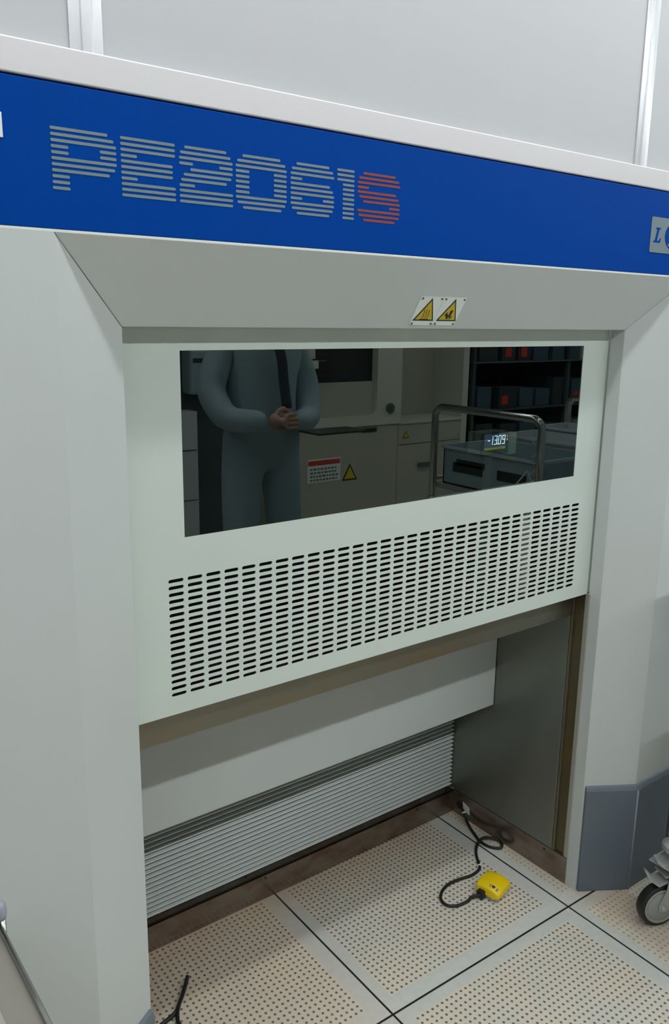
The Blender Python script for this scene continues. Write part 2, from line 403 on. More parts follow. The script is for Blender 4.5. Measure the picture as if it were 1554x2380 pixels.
# ---- warning labels on the lintel slope
slope = Matrix(((1, 0, 0), (0, 0, 0), (0, 0, 0)))
e2 = Vector((0, -B, ZB-ZI)).normalized(); en = Vector((1, 0, 0)).cross(e2).normalized()   # en faces the room
if en.y > 0: en = -en
def sl(x, z, o=0):               # z = height on the slope given as world height
    t = (z-ZI)/e2.z
    return Vector((x, 0, ZI))+e2*t+en*o
def slp(pts, o0, th=.0004):
    return MB().prism([sl(a, b, o0) for a, b in pts], en*th)
def stroke(pts, wd, o0):
    mb = MB()
    for (a, b), (c, d) in zip(pts, pts[1:]):
        v = Vector((c-a, d-b)).normalized()*wd/2; n = Vector((-v.y, v.x)); v = v*.3
        mb.prism([sl(a-v.x+n.x, b-v.y+n.y, o0), sl(c+v.x+n.x, d+v.y+n.y, o0), sl(c+v.x-n.x, d+v.y-n.y, o0), sl(a-v.x-n.x, b-v.y-n.y, o0)], en*.0003)
    return mb
for k, (lx0, lx1, ax, sym) in enumerate(((.411, .4685, .4405, 'heat'), (.4692, .5266, .4998, 'hand'))):
    lb = slp([(lx0, 1.4965), (lx1, 1.4965), (lx1, 1.5475), (lx0, 1.5475)], .0002, .0006).build('warning_label', label_white, mach)
    lb['label'] = 'warning label with '+('rising heat waves over a hot surface' if sym == 'heat' else 'a hand caught by a moving part')
    zb_, zt_ = 1.5048, 1.5450
    slp([(ax-.0258, zb_), (ax+.0258, zb_), (ax, zt_)], .0009).build('triangle_border', print_black, lb)
    slp([(ax-.0210, zb_+.0024), (ax+.0210, zb_+.0024), (ax, zt_-.0048)], .0013).build('triangle_field', warn_yellow, lb)
    if sym == 'heat':
        mb = MB()
        for q in (-1, 0, 1):
            mb2 = [(ax+q*.0060+.0012*math.sin(t*5.2), 1.5098+t*.0155) for t in [i/8 for i in range(9)]]
            for (a, b), (c, d) in zip(mb2, mb2[1:]):
                mb.prism([sl(a-.0005, b, .0018), sl(a+.0005, b, .0018), sl(c+.0005, d, .0018), sl(c-.0005, d, .0018)], en*.0003)
        mb.prism([sl(ax-.0105, 1.5073, .0018), sl(ax+.0105, 1.5073, .0018), sl(ax+.0105, 1.5084, .0018), sl(ax-.0105, 1.5084, .0018)], en*.0003)
        mb.build('symbol', print_black, lb)
    else:
        mb = MB()
        for pts in ([(-.0115, .0072), (-.0075, .0132), (-.0020, .0075), (.0010, .0010), (-.0040, .0010), (-.0062, .0058)],
                    [(-.001, .0045), (.0045, .0035), (.0060, .0165), (.0000, .0170)],
                    [(.0030, .0010), (.0062, .0008), (.0100, .0052), (.0085, .0068), (.0050, .0032)]):
            mb.prism([sl(ax+a, 1.5080+b, .0018) for a, b in pts], en*.0003)
        mb.build('symbol', print_black, lb)
    for sx in (lx0+.0055, lx1-.0045):
        for sz in (1.4995, 1.5440):
            slp([(sx+.0022*math.cos(a), sz+.0017*math.sin(a)) for a in [2*math.pi*i/12 for i in range(12)]], .0009, .0012).build('screw', screw_grey, lb)

# ---- lifting door with window cut-out and ventilation slots
def door():
    DX0, DX1, DZ0, DZ1 = -.1385, 1.0865, .836, 1.53
    WX0, WX1, WZ0, WZ1 = -.0312, .9945, 1.1478, 1.4530
    px, pz = .03532, .01197; nx, nz = 31, 18
    cx0, cz0 = -.0492, .8724
    GX0, GX1, GZ0, GZ1 = cx0-px/2, cx0+px*(nx-.5), cz0-pz/2, cz0+pz*(nz-.5)
    mb = MB(); bm = mb.bm; y = DY; T = .0022
    def q(a, b, c, d): bm.faces.new([bm.verts.new((x, y, z)) for x, z in ((a, c), (b, c), (b, d), (a, d))])
    q(DX0, DX1, WZ1, DZ1); q(DX0, WX0, WZ0, WZ1); q(WX1, DX1, WZ0, WZ1); q(DX0, DX1, GZ1, WZ0)
    q(DX0, GX0, GZ0, GZ1); q(GX1, DX1, GZ0, GZ1); q(DX0, DX1, DZ0, GZ0)
    sw, sh = .0283, .0064; r = sh/2; n = 4
    for i in range(nx):
        for j in range(nz):
            cx, cz = cx0+i*px, cz0+j*pz; inner = []
            for side, a0 in ((1, -90), (-1, 90)):
                for k in range(n+1):
                    a = math.radians(a0+180*k/n); inner.append((cx+side*(sw/2-r)+r*math.cos(a), cz+r*math.sin(a)))
            N = len(inner); hx, hz = px/2, pz/2
            outer = [(cx+hx*.8, cz-hz), (cx+hx, cz-hz), (cx+hx, cz), (cx+hx, cz+hz), (cx+hx*.8, cz+hz),
                     (cx-hx*.8, cz+hz), (cx-hx, cz+hz), (cx-hx, cz), (cx-hx, cz-hz), (cx-hx*.8, cz-hz)]
            vi = [bm.verts.new((a, y, b)) for a, b in inner]; vo = [bm.verts.new((a, y, b)) for a, b in outer]
            vb = [bm.verts.new((a, y+T, b)) for a, b in inner]
            for k in range(N):
                k2 = (k+1) % N
                bm.faces.new((vo[k], vo[k2], vi[k2], vi[k])); bm.faces.new((vi[k], vi[k2], vb[k2], vb[k]))
    def rim(a, b, c, d, dep, inward):
        ring = [(a, c), (b, c), (b, d), (a, d)]
        f = [bm.verts.new((x, y, z)) for x, z in ring]; k_ = [bm.verts.new((x, y+dep, z)) for x, z in ring]
        for k in range(4): bm.faces.new((f[k], f[(k+1) % 4], k_[(k+1) % 4], k_[k]))
    rim(DX0, DX1, DZ0, DZ1, .03, False); rim(WX0, WX1, WZ0, WZ1, .0016, True)
    me = bpy.data.meshes.new('lift_door'); bmesh.ops.remove_doubles(bm, verts=bm.verts, dist=1e-6)
    bmesh.ops.recalc_face_normals(bm, faces=bm.faces)
    bm.to_mesh(me); bm.free()
    d = bpy.data.objects.new('lift_door', me); C.objects.link(d); me.materials.append(door_paint); d.parent = mach; d.location = -world_loc(mach)
    d['label'] = 'white lifting door panel with dark window above rows of slots'
    MB().box(WX0-.01, WX1+.01, y+.0016, y+.0046, WZ0-.006, WZ1+.01).build('window_glass', glass, d)
    return d
door_o = door()

# chamber behind the door (closed dark box)
mb = MB()
mb.box(-.13, 1.08, .60, .62, .84, 1.6); mb.box(-.14, -.13, .07, .62, .84, 1.6); mb.box(1.08, 1.09, .07, .62, .84, 1.6)
mb.box(-.13, 1.08, .08, .62, 1.58, 1.6)
mb.build('chamber_lining', void, mach)
MB().tube([(.862, .066, .846), (.862, .066, 1.125)], .011, 14).build('cable_conduit', cream, mach, smooth=True)
# steel beam under the door, with chamber floor on top of it
MB().box(-.141, XS, .082, .11, .7645, .845, bev=.001).build('door_sill_beam', steel_beam, mach)
MB().box(-.141, XS, .110, .62, .80, .845).build('chamber_base', void, mach)
MB().box(XS-.020, XS+.001, .050, .082, .836, 1.5).build('door_guide', gap_black, mach)
# white ledge box in the alcove
MB().box(-.141, XS-.0015, .322, .486, .418, .80, bev=.003).build('duct_cover', white_paint, mach)
# louvred grille
mb = MB(); n = 19; zb0 = .0885; zp = .01325; YL = .488
MB().box(-.141, XS-.012, YL+.002, YL+.004, .0715, zb0+.001).build('grille_sill', white_paint, mach)
for i in range(n):
    z = zb0+i*zp
    prof = [(YL-.0150, z+.0003), (YL-.0160, z+.0018), (YL-.0150, z+.0036), (YL-.0060, z+.0054), (YL-.004, z+.0040), (YL-.012, z+.0003)]
    mb.prism([(-.141, a, b) for a, b in prof], (XS-.003+.141, 0, 0))
gr = mb.build('louvre_grille', louvre_white_lit, mach)
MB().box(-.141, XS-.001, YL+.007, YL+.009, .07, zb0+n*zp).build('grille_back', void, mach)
for bx in (.045, .345, .660, .965):
    MB().lathe([(.0028, 0), (.0028, .0015), (.0015, .0022)], Matrix.Translation((bx, YL+.0018, .0785)) @ Matrix.Rotation(math.pi/2, 4, 'X'), 10).build('screw', screw_grey, gr)
# alcove side wall, back kick and side kick
sw_ = MB().box(XS, XS+.012, .0845, .62, .078, .80, bev=.0012).build('alcove_side_wall', steel_side, mach)
MB().box(-.154, -.142, .04, .62, .0, .84).build('alcove_side_wall', steel_side, mach)
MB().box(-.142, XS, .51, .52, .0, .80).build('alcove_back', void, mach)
# guide channel at the front of the side wall
MB().box(XS+.006, XS+.014, .030, .086, .078, .836).build('guide_channel', brass, mach)
MB().box(XS-.0005, XS+.012, .030, .044, .078, .836, bev=.002).build('guide_rail', rail_steel, mach)
MB().box(XS+.001, XS+.012, .076, .0835, .078, .836, bev=.001).build('guide_rail', steel_beam, mach)
kb = MB(); kb.box(-.142, XS+.001, .463, .467, 0, .0735, bev=.0004); kb.box(-.142, XS+.001, .463, .490, .0705, .0735)
kb = kb.build('kick_plate', steel_kick, mach)
for bx in (.39, .93):
    MB().lathe([(.0035, 0), (.0035, .001), (.002, .0018)], Matrix.Translation((bx, .4631, .062)) @ Matrix.Rotation(math.pi/2, 4, 'X'), 10).build('screw', print_black, kb)
ks = MB().box(XS-.0015, XS+.012, .032, .463, 0, .0775, bev=.0008).build('kick_plate', steel_kick, mach)
for by, bz in ((.435, .069), (.1065, .066)):
    MB().lathe([(.0035, 0), (.0035, .001), (.002, .0018)], Matrix.Translation((XS-.0014, by, bz)) @ Matrix.Rotation(-math.pi/2, 4, 'Y'), 10).build('screw', print_black, ks)
MB().lathe([(.0125, -.002), (.0125, .002), (.008, .004)], Matrix.Translation((XS-.0014, .4325, .036)) @ Matrix.Rotation(-math.pi/2, 4, 'Y'), 20).build('cable_grommet', black, ks)

# ---- digital gauge standing inside behind the glass
g = thing('panel_gauge', 'small digital panel gauge reading -13.09 behind the dark window glass', 'gauge', (.80, .12, .845))
YG = .100
gx = lambda v: .7450+v
MB().box(gx(-.008), gx(.078), YG, YG+.004, 1.2120, 1.2605, bev=.001).build('bezel', bezel, g)
MB().box(gx(-.006), gx(.080), YG+.004, YG+.045, 1.2120, 1.2605).build('housing', gauge_body, g)
MB().box(gx(.080), gx(.106), YG-.001, YG+.045, 1.207, 1.256, bev=.001).build('terminal_cover', gauge_body, g)
MB().box(gx(.02), gx(.05), YG+.02, YG+.04, .845, 1.2120).build('post', void, g)
MB().box(gx(.000), gx(.070), YG-.0006, YG, 1.2275, 1.2575).build('display', lcd_blue, g)
MB().box(gx(.000), gx(.070), YG-.0006, YG, 1.2215, 1.2270).build('status_bar', lcd_yellow, g)
SEG = {'1': 'bc', '3': 'abgcd', '0': 'abcdef', '9': 'abcdfg'}
def digit(ch, X, Z, wd, h, mb):
    t = .0013; s_l = .0018
    def bar(a, b, c, d): mb.prism([(a+(c_z-Z)/h*s_l, YG-.0009, c_z) for a, c_z in ((a, c), (b, c), (b, d), (a, d))], (0, .0003, 0))
    for s_ in SEG[ch]:
        if s_ == 'a': bar(X, X+wd, Z+h-t, Z+h)
        if s_ == 'd': bar(X, X+wd, Z, Z+t)
        if s_ == 'g': bar(X+t, X+wd-t, Z+h/2-t/2, Z+h/2+t/2)
        if s_ == 'b': bar(X+wd-t, X+wd, Z+h/2, Z+h)
        if s_ == 'c': bar(X+wd-t, X+wd, Z, Z+h/2)
        if s_ == 'f': bar(X, X+t, Z+h/2, Z+h)
        if s_ == 'e': bar(X, X+t, Z, Z+h/2)
mb = MB(); Z0 = 1.2330; hh = .0200
mb.prism([(gx(.010), YG-.0009, Z0+hh/2-.0009), (gx(.017), YG-.0009, Z0+hh/2-.0009), (gx(.017), YG-.0009, Z0+hh/2+.0009), (gx(.010), YG-.0009, Z0+hh/2+.0009)], (0, .0003, 0))
digit('1', gx(.0185), Z0, .007, hh, mb); digit('3', gx(.0300), Z0, .0092, hh, mb)
digit('0', gx(.0435), Z0, .0092, hh, mb); digit('9', gx(.0565), Z0, .0092, hh, mb)
mb.box(gx(.0408), gx(.0425), YG-.0009, YG-.0006, Z0, Z0+.0017)
mb.build('digits', lcd_white, g)
mb = MB(); mb.box(gx(.0735), gx(.0755), YG-.0006, YG, 1.248, 1.251); mb.box(gx(.0735), gx(.0755), YG-.0006, YG, 1.240, 1.245); mb.build('indicator', lcd_amber, g)

# ------------------------------------------------------------------ foot switch with its cable
fs = thing('foot_switch', 'yellow foot switch pedal with black cable lying on the perforated floor', 'foot switch', (.895, .118, 0))
A1 = Vector((.972, .237, 0)); A2 = Vector((-.237, .972, 0)); OC = Vector((.8965, .1205, 0))
def fp(a, b, z): p = OC+A1*a+A2*b; return Vector((p.x, p.y, z))
mb = MB()
Mx = Matrix((A1, A2, Vector((0, 0, 1)))).transposed().to_4x4(); Mx.translation = OC
mb.box(-.030, .030, -.027, .030, 0, .013, bev=.002, M=Mx).build('base', zinc, fs)
# cover: arched shell, highest to the rear, overhanging the base
mb = MB(); NU, NV = 14, 12; grid = []
for i in range(NU+1):
    row = []
    for j in range(NV+1):
        u = i/NU*2-1; v = j/NV*2-1
        z = .043-.011*max(0, -v)**2.0-.010*max(0, abs(u)-.2)**2.2*(.6+.6*(u < 0))-.004*max(0, v)**2
        k = 1-.12*max(0, abs(u)-.75)*max(0, abs(v)-.75)*8
        row.append(mb.bm.verts.new(fp(u*.0355*k, v*.0345*k, z)))
    grid.append(row)
for i in range(NU):
    for j in range(NV): mb.bm.faces.new((grid[i][j], grid[i+1][j], grid[i+1][j+1], grid[i][j+1]))
edge = [grid[i][0] for i in range(NU+1)]+[grid[NU][j] for j in range(1, NV+1)]+[grid[i][NV] for i in range(NU-1, -1, -1)]+[grid[0][j] for j in range(NV-1, 0, -1)]
low = []
for v in edge:
    rel = v.co-OC; a = rel.dot(A1); b = rel.dot(A2)
    low.append(mb.bm.verts.new(fp(a*1.02, b*1.02, .013 if b > -.02 else .015)))
for k in range(len(edge)): mb.bm.faces.new((edge[k], edge[(k+1) % len(edge)], low[(k+1) % len(edge)], low[k]))
mb.bm.faces.new(low)
cov = mb.build('pedal_cover', yellow, fs, bev=.0022, seg=3); smooth_angle(cov, 1.2)
def ztop(u, v): return .043-.011*max(0, -v)**2.0-.010*max(0, abs(u)-.2)**2.2*(.6+.6*(u < 0))-.004*max(0, v)**2
def patch(name, u0, u1, v0, v1, m, off):
    mb = MB(); pts = [(u0, v0), (u1, v0), (u1, v1), (u0, v1)]
    mb.prism([fp(a*.0355, b*.0345, ztop(a, b)+off) for a, b in pts], (0, 0, .0005)); return mb.build(name, m, cov)
patch('rating_label', -.80, -.55, -.75, -.05, letter_grey, .0004); patch('rating_mark', -.76, -.59, -.50, -.25, print_black, .0010)
MB().box(-.048, -.026, .004, .024, .004, .026, bev=.003, M=Mx).build('strain_relief', black, fs)
R_ = .0042
cab = [(XS+.002, .4300, .034), (1.080, .4215, .034), (1.0745, .405, .028), (1.068, .388, .014), (1.0577, .359, R_), (1.044, .326, R_), (1.034, .297, R_), (1.0365, .264, R_), (1.0537, .2410, R_+.001), (1.069, .2425, R_+.003),
       (1.0775, .2630, R_+.005), (1.064, .2845, R_+.007), (1.0403, .2950, R_+.0085), (1.0095, .2864, R_+.003), (.9792, .261, R_), (.953, .2250, R_), (.9362, .2085, R_), (.8994, .2029, R_),
       (.8571, .211, R_), (.8178, .2129, R_), (.782, .2000, R_), (.761, .1800, R_), (.7585, .1548, R_), (.7778, .1388, R_), (.8117, .1335, R_+.001), (.832, .1360, R_+.004), fp(-.044, .013, .014)]
MB().tube(cab, R_, 10, 6).build('cable', black, fs, smooth=True)
def ring(name, c, ax, r0, r1, h, m, parent):
    ax = Vector(ax).normalized(); M = ax.to_track_quat('Z', 'Y').to_matrix().to_4x4(); M.translation = Vector(c)
    return MB().lathe([(r0, -h/2), (r1, -h/2), (r1, h/2), (r0, h/2)], M, 16).build(name, m, parent)
ct = ring('cable_tie', (.9475, .2185, R_), (-.75, -.66, 0), .0035, .0055, .004, plate_white, fs)
MB().tube([(.947, .2185, .009), (.951, .217, .012)], .0010, 6, 4).build('cable_tie_tail', plate_white, fs)
ring('cable_tie', (1.0745, .405, .028), (-.2, -.6, -.7), .0035, .0058, .004, plate_white, fs)
tg = MB().prism([(XS-.0022, .4205, .0535), (XS-.0022, .3935, .0460), (XS-.0022, .3905, .0225), (XS-.0022, .4170, .0270)], (-.0012, 0, 0)).build('cable_tag', plate_white)
tag(tg, 'small square white tag fixed on the stained steel kick plate beside the black cable exit', 'tag')

# loose black cable lower left
cb = MB()
cb.tube([(.0900, .3265, .016), (.0800, .3150, .011), (.0621, .2959, .0055), (.0440, .2770, .005), (.0269, .2600, .005), (.008, .2520, .005), (-.009, .2477, .005), (-.06, .232, .005), (-.12, .19, .005)], .0046, 9, 6)
cb.tube([(.0440, .2770, .006), (.0300, .2580, .006), (.0210, .2400, .0055), (.0174, .2260, .005), (.020, .20, .005), (.010, .16, .005), (-.05, .11, .005), (-.12, .08, .005)], .0044, 9, 6)
tag(cb.build('forked_cable', black, smooth=True), 'short forked black cable end lying on the beige floor tile at the lower left', 'cable')

# ------------------------------------------------------------------ caster trolley at right
tr = thing('equipment_trolley', 'metal trolley with a braked black rubber caster beside the grey baseboard', 'trolley', (1.45, -.32, 0))
HX, HY, WR = 1.153, -.205, .058
axn = Vector((-.38, -.925, 0)).normalized(); fwd = Vector((-.925, .38, 0)).normalized()    # fwd points left/back in the photo
Mw = axn.to_track_quat('Z', 'Y').to_matrix().to_4x4(); Mw.translation = Vector((HX, HY, WR))
cst = MB().lathe([(.044, -.014), (.053, -.014), (.0565, -.011), (WR, -.005), (WR, .005), (.0565, .011), (.053, .014), (.044, .014)], Mw, 48).build('caster_tyre', black, tr, smooth=True); smooth_angle(cst, .6)
hub = MB().lathe([(.001, -.014), (.046, -.014), (.0475, 0), (.0475, .0145), (.0445, .0165), (.0415, .0160), (.0405, .0142), (.0395, .0142), (.036, .0165), (.022, .0185), (.012, .020), (.001, .020)], Mw, 48).build('caster_hub', rubber_hub, tr); smooth_angle(hub, .5)
MB().lathe([(.005, .016), (.0075, .018), (.0075, .026), (.004, .029), (.001, .029)], Mw, 16).build('axle_bolt', zinc, tr)
ctr = Vector((HX, HY, WR)); back = -fwd
sv = ctr+back*.036                     # swivel axis
def loc(a, b, c): return ctr+fwd*a+axn*b+Vector((0, 0, c))
for s_ in (1, -1):                     # fork cheeks
    mb = MB(); o_ = .020*s_
    mb.prism([loc(-.010, o_, -.010), loc(.012, o_, -.008), loc(.014, o_, .008), loc(-.004, o_, .050), loc(-.010, o_, .094), loc(-.065, o_, .094), loc(-.062, o_, .060)], axn*(.003*s_))
    mb.build('fork', zinc, tr, bev=.001)
mb = MB(); mb.prism([loc(.004, .023, .088), loc(.004, -.023, .088), loc(-.070, -.023, .094), loc(-.070, .023, .094)], (0, 0, .005))
Ms = Matrix.Translation(sv); mb.lathe([(.034, .150), (.036, .156), (.034, .164), (.02, .170)], Ms, 32)
mb.box(sv.x-.045, sv.x+.045, sv.y-.045, sv.y+.045, .169, .174, bev=.001)
mb.build('swivel_plate', zinc, tr, bev=.001)
mb = MB()                               # brake lever reaching out to the left
mb.prism([loc(-.020, .018, .070), loc(.016, .018, .060), loc(.042, .014, .080), loc(.053, .006, .104), loc(.049, -.010, .102), loc(.018, -.016, .070), loc(-.020, -.016, .072)], (0, 0, .008))
br = mb.build('brake_pedal', zinc, tr, bev=.002, seg=3)
mb = MB(); mb.prism([loc(.004, .018, .108), loc(.022, .008, .124), loc(.022, -.012, .126), loc(-.03, -.022, .120), loc(-.045, .018, .100)], (0, 0, .012))
mb.build('brake_release', zinc, tr, bev=.003, seg=3)
TX0, TX1, TY0, TY1 = 1.205, 1.70, -.66, -.19
tb = mat('brown_trolley_panel', (.22, .14, .09, 1), .5)
for ax_, ay_ in ((TX0, TY1), (TX0, TY0), (TX1, TY1), (TX1, TY0)):
    MB().tube([(ax_, ay_, .174), (ax_, ay_, .95)], .0125, 12).build('post', chrome, tr, smooth=True)
for zz in (.174, .55, .93):
    MB().box(TX0, TX1, TY0, TY1, zz, zz+.018, bev=.002).build('shelf', tb if zz < .2 else pale_grey, tr)
for ax_, ay_ in ((TX0+.03, TY0+.05), (TX1-.03, TY1-.05), (TX1-.03, TY0+.05)):
    M2 = Matrix.Translation((ax_, ay_, WR)) @ Matrix.Rotation(math.pi/2, 4, 'X')
    MB().lathe([(.040, -.014), (.051, -.014), (WR, -.006), (WR, .006), (.051, .014), (.040, .014)], M2, 32).build('caster_tyre', black, tr)
    MB().lathe([(.001, -.013), (.042, -.013), (.042, .013), (.001, .016)], M2, 32).build('caster_hub', rubber_hub, tr)
    MB().box(ax_-.02, ax_+.02, ay_-.022, ay_+.022, .112, .174).build('fork', zinc, tr)

# ------------------------------------------------------------------ cart at the lower left (rail end with round cap)
lc = thing('service_cart', 'low service cart with thin steel rail and round grey post cap, lower left corner', 'cart', (-.62, -.45, 0))
CX0, CX1, CY0, CY1, CZ = -.86, -.4185, -.72, -.172, .755
for ax_, ay_ in ((CX0, CY0), (CX1, CY0), (CX0, CY1), (CX1, CY1)):
    MB().tube([(ax_, ay_, .09), (ax_, ay_, CZ-.008)], .0085, 12).build('post', chrome, lc, smooth=True)
    MB().lathe([(.0095, -.016), (.0105, -.010), (.0108, -.003), (.0095, .004), (.006, .0085), (.001, .0098)], Matrix.Translation((ax_, ay_, CZ)), 20).build('post_cap', grey_cap, lc, smooth=True)
for ax_ in (CX0, CX1): MB().tube([(ax_-.002*(1 if ax_ > CX0 else -1), CY0, CZ-.020), (ax_-.002*(1 if ax_ > CX0 else -1), CY1, CZ-.020)], .0036, 10).build('side_rail', chrome, lc, smooth=True)
for ay_ in (CY0, CY1): MB().tube([(CX0, ay_, CZ-.020), (CX1, ay_, CZ-.020)], .0033, 10).build('side_rail', chrome, lc, smooth=True)
MB().box(CX0+.004, CX1-.004, CY0+.004, CY1-.002, CZ-.036, CZ-.024, bev=.001).build('tray', beige_tray, lc)
MB().box(CX0+.004, CX1-.006, CY0+.004, CY1-.004, .25, .262, bev=.001).build('tray', beige_tray, lc)
MB().box(CX0+.03, CX1-.040, CY0+.05, CY1-.07, CZ-.024, CZ-.021, bev=.0005).build('tray_mat', pale_tray, lc)
for ax_, ay_ in ((CX0, CY0), (CX1, CY0), (CX0, CY1), (CX1, CY1)):
    MB().lathe([(.001, -.01), (.04, -.01), (.045, 0), (.04, .01), (.001, .01)], Matrix.Translation((ax_, ay_, .045)) @ Matrix.Rotation(math.pi/2, 4, 'X'), 24).build('caster', black, lc)

# ------------------------------------------------------------------ what the window reflects: carts, machine, rack, person
c2 = thing('crate_cart', 'tube-framed cart carrying plastic crates, seen reflected in the dark window', 'cart', (2.3, -1.04, 0))
def frame_loop(x, ztop_, name='tube_handle'):
    ya, yb_ = -1.325, -.752; rr = .045; pts = [(x, ya, .12), (x, ya, ztop_-rr)]
    for k in range(1, 6): a = math.pi/2*k/5; pts.append((x, ya+rr-rr*math.cos(a), ztop_-rr+rr*math.sin(a)))
    for k in range(0, 6): a = math.pi/2*k/5; pts.append((x, yb_-rr+rr*math.sin(a), ztop_-rr+rr*math.cos(a)))
    pts.append((x, yb_, .12)); MB().tube(pts, .0155, 14).build(name, chrome, c2, smooth=True)
frame_loop(1.85, 1.15); frame_loop(2.75, 1.15)
for zz in (.2, .80):
    MB().box(1.86, 2.74, -1.325, -.752, zz, zz+.02, bev=.003).build('shelf', zinc, c2)
for ay_ in (-1.325, -.752): MB().tube([(1.85, ay_, .84), (2.75, ay_, .84)], .01, 10).build('side_rail', chrome, c2, smooth=True)
for ax_ in (1.9, 2.7):
    for ay_ in (-1.3, -.78):
        MB().lathe([(.001, -.012), (.05, -.012), (.055, 0), (.05, .012), (.001, .012)], Matrix.Translation((ax_, ay_, .055)) @ Matrix.Rotation(math.pi/2, 4, 'X'), 24).build('caster', black, c2)
        MB().box(ax_-.02, ax_+.02, ay_-.02, ay_+.02, .105, .2).build('fork', zinc, c2)
def crate(x0_, x1_, ya, yb_, z0_, z1_, m, label):
    t = thing('storage_crate', label, 'crate', ((x0_+x1_)/2, (ya+yb_)/2, z0_), 'crates on the tube-framed cart')
    mb = MB(); wt = .006
    mb.box(x0_, x1_, ya, yb_, z0_, z0_+wt); mb.box(x0_, x0_+wt, ya, yb_, z0_, z1_); mb.box(x1_-wt, x1_, ya, yb_, z0_, z1_)
    mb.box(x0_, x1_, ya, ya+wt, z0_, z1_); mb.box(x0_, x1_, yb_-wt, yb_, z0_, z1_); mb.build('body', m, t)
    rm = MB()
    for a in ((x0_-.008, x0_+.004, ya-.008, yb_+.008), (x1_-.004, x1_+.008, ya-.008, yb_+.008), (x0_, x1_, ya-.008, ya+.004), (x0_, x1_, yb_-.004, yb_+.008)):
        rm.box(a[0], a[1], a[2], a[3], z1_-.012, z1_)
    rm.build('rim', pale_grey, t)
    yc = (ya+yb_)/2
    for xx, nx_ in ((x0_, -1),):
        h_ = MB(); h_.box(xx-.003, xx+.001, yc-.20, yc-.03, z1_-.105, z1_-.065); h_.box(xx-.003, xx+.001, yc-.18, yc-.02, z1_-.075, z1_-.05); h_.box(xx-.003, xx+.001, yc+.05, yc+.2, z1_-.105, z1_-.065)
        h_.build('grip_recess', void, t)
crate(1.885, 2.22, -1.30, -.78, .8205, .985, blue_grey, 'blue-grey crate at the handle end of the cart')
crate(2.245, 2.48, -1.30, -.78, .8205, 1.01, pale_grey, 'pale grey crate in the middle of the cart')
crate(2.505, 2.72, -1.30, -.78, .8205, 1.03, pale_grey, 'pale grey crate at the far end of the cart, beside the second handle')
coil = [(1.853+.014*math.cos(t), -.775+.014*math.sin(t), 1.10-.012*t/1.0*.8) for t in [i*.5 for i in range(0, 44)]]
coil += [(1.84, -.80, .95), (1.80, -.86, .85), (1.74, -.95, .70)]
tag(MB().tube(coil, .0035, 6).build('coiled_cord', pale_grey, smooth=True), 'pale coiled cord hung on the near handle of the crate cart', 'cord')

# opposite machine
om = thing('opposite_machine', 'cream cabinet machine with rounded dark opening across the aisle, seen in the window reflection', 'machine', (3.05, -3.3, 0))
YM = -3.12
MB().box(2.16, 3.225, YM-.6, YM, .0, .80, bev=.004).build('lower_cabinet', cream_dark, om)
MB().box(3.228, 3.90, YM-.6, YM, .0, .80, bev=.004).build('drawer_unit', cream_dark, om)
mb = MB()                                # white frame with rounded opening, as ring
ox0, ox1, oz0, oz1 = 2.50, 3.02, .872, 1.55
inner = rounded_rect(ox0, ox1, oz0, oz1, .05, YM+.01, 6); outer = rounded_rect(2.16, 3.24, .803, 1.9, .01, YM+.01, 6)
vi = [mb.bm.verts.new(p) for p in inner]; vo = [mb.bm.verts.new(p) for p in outer]; vb = [mb.bm.verts.new((p[0], YM-.05, p[2])) for p in inner]; vo2 = [mb.bm.verts.new((p[0], YM-.05, p[2])) for p in outer]
for k in range(len(vi)):
    k2 = (k+1) % len(vi); mb.bm.faces.new((vo[k], vo[k2], vi[k2], vi[k])); mb.bm.faces.new((vi[k], vi[k2], vb[k2], vb[k])); mb.bm.faces.new((vo[k], vo2[k], vo2[k2], vo[k2]))
mb.build('window_frame', cream, om)
MB().box(2.17, 3.23, YM-.6, YM-.055, .80, 1.9).build('inner_chamber', void, om)
MB().box(2.5, 3.02, YM-.054, YM-.02, .872, 1.10).build('inner_panel', cream_dark, om)
MB().box(3.24, 3.90, YM-.6, YM-.30, .80, 1.9, bev=.004).build('upper_cabinet', cream_dark, om)
MB().box(3.24, 3.86, YM-.30, YM+.01, .795, .812, bev=.002).build('worktop', cream, om)
MB().box(3.84, 3.90, YM-.6, YM+.005, .0, 1.9, bev=.002).build('end_panel', cream, om)
MB().lathe([(.001, 0), (.034, 0), (.036, .01), (.030, .02), (.001, .022)], Matrix.Translation((3.133, YM+.012, .915)) @ Matrix.Rotation(-math.pi/2, 4, 'X'), 28).build('knob', screw_grey, om)
MB().box(2.90, 3.03, YM+.001, YM+.004, .758, .785).build('vent_slot', void, om)
MB().box(3.24, 3.84, YM+.0005, YM+.002, .646, .650).build('drawer_gap', void, om)
MB().box(3.42, 3.56, YM+.001, YM+.025, .480, .505, bev=.004).build('handle', screw_grey, om)
sg = MB().box(2.45, 2.72, YM+.001, YM+.003, .455, .61).build('safety_sign', label_white, om)
MB().box(2.455, 2.715, YM+.003, YM+.004, .568, .60).build('sign_header', red_tag, sg)
mb = MB()
for r in range(4):
    xx = 2.47
    while xx < 2.69:
        l_ = random.uniform(.012, .03); mb.box(xx, min(xx+l_, 2.70), YM+.003, YM+.004, .465+r*.024, .477+r*.024); xx += l_+.008
mb.build('sign_text', screw_grey, sg)
def tri(x, z, s, parent):
    a = MB().prism([(x-s/2, YM+.001, z-s*.43), (x+s/2, YM+.001, z-s*.43), (x, YM+.001, z+s*.43)], (0, .002, 0)).build('warning_triangle', print_black, parent)
    MB().prism([(x-s*.38, YM+.003, z-s*.36), (x+s*.38, YM+.003, z-s*.36), (x, YM+.003, z+s*.29)], (0, .001, 0)).build('triangle_field', warn_yellow, a)
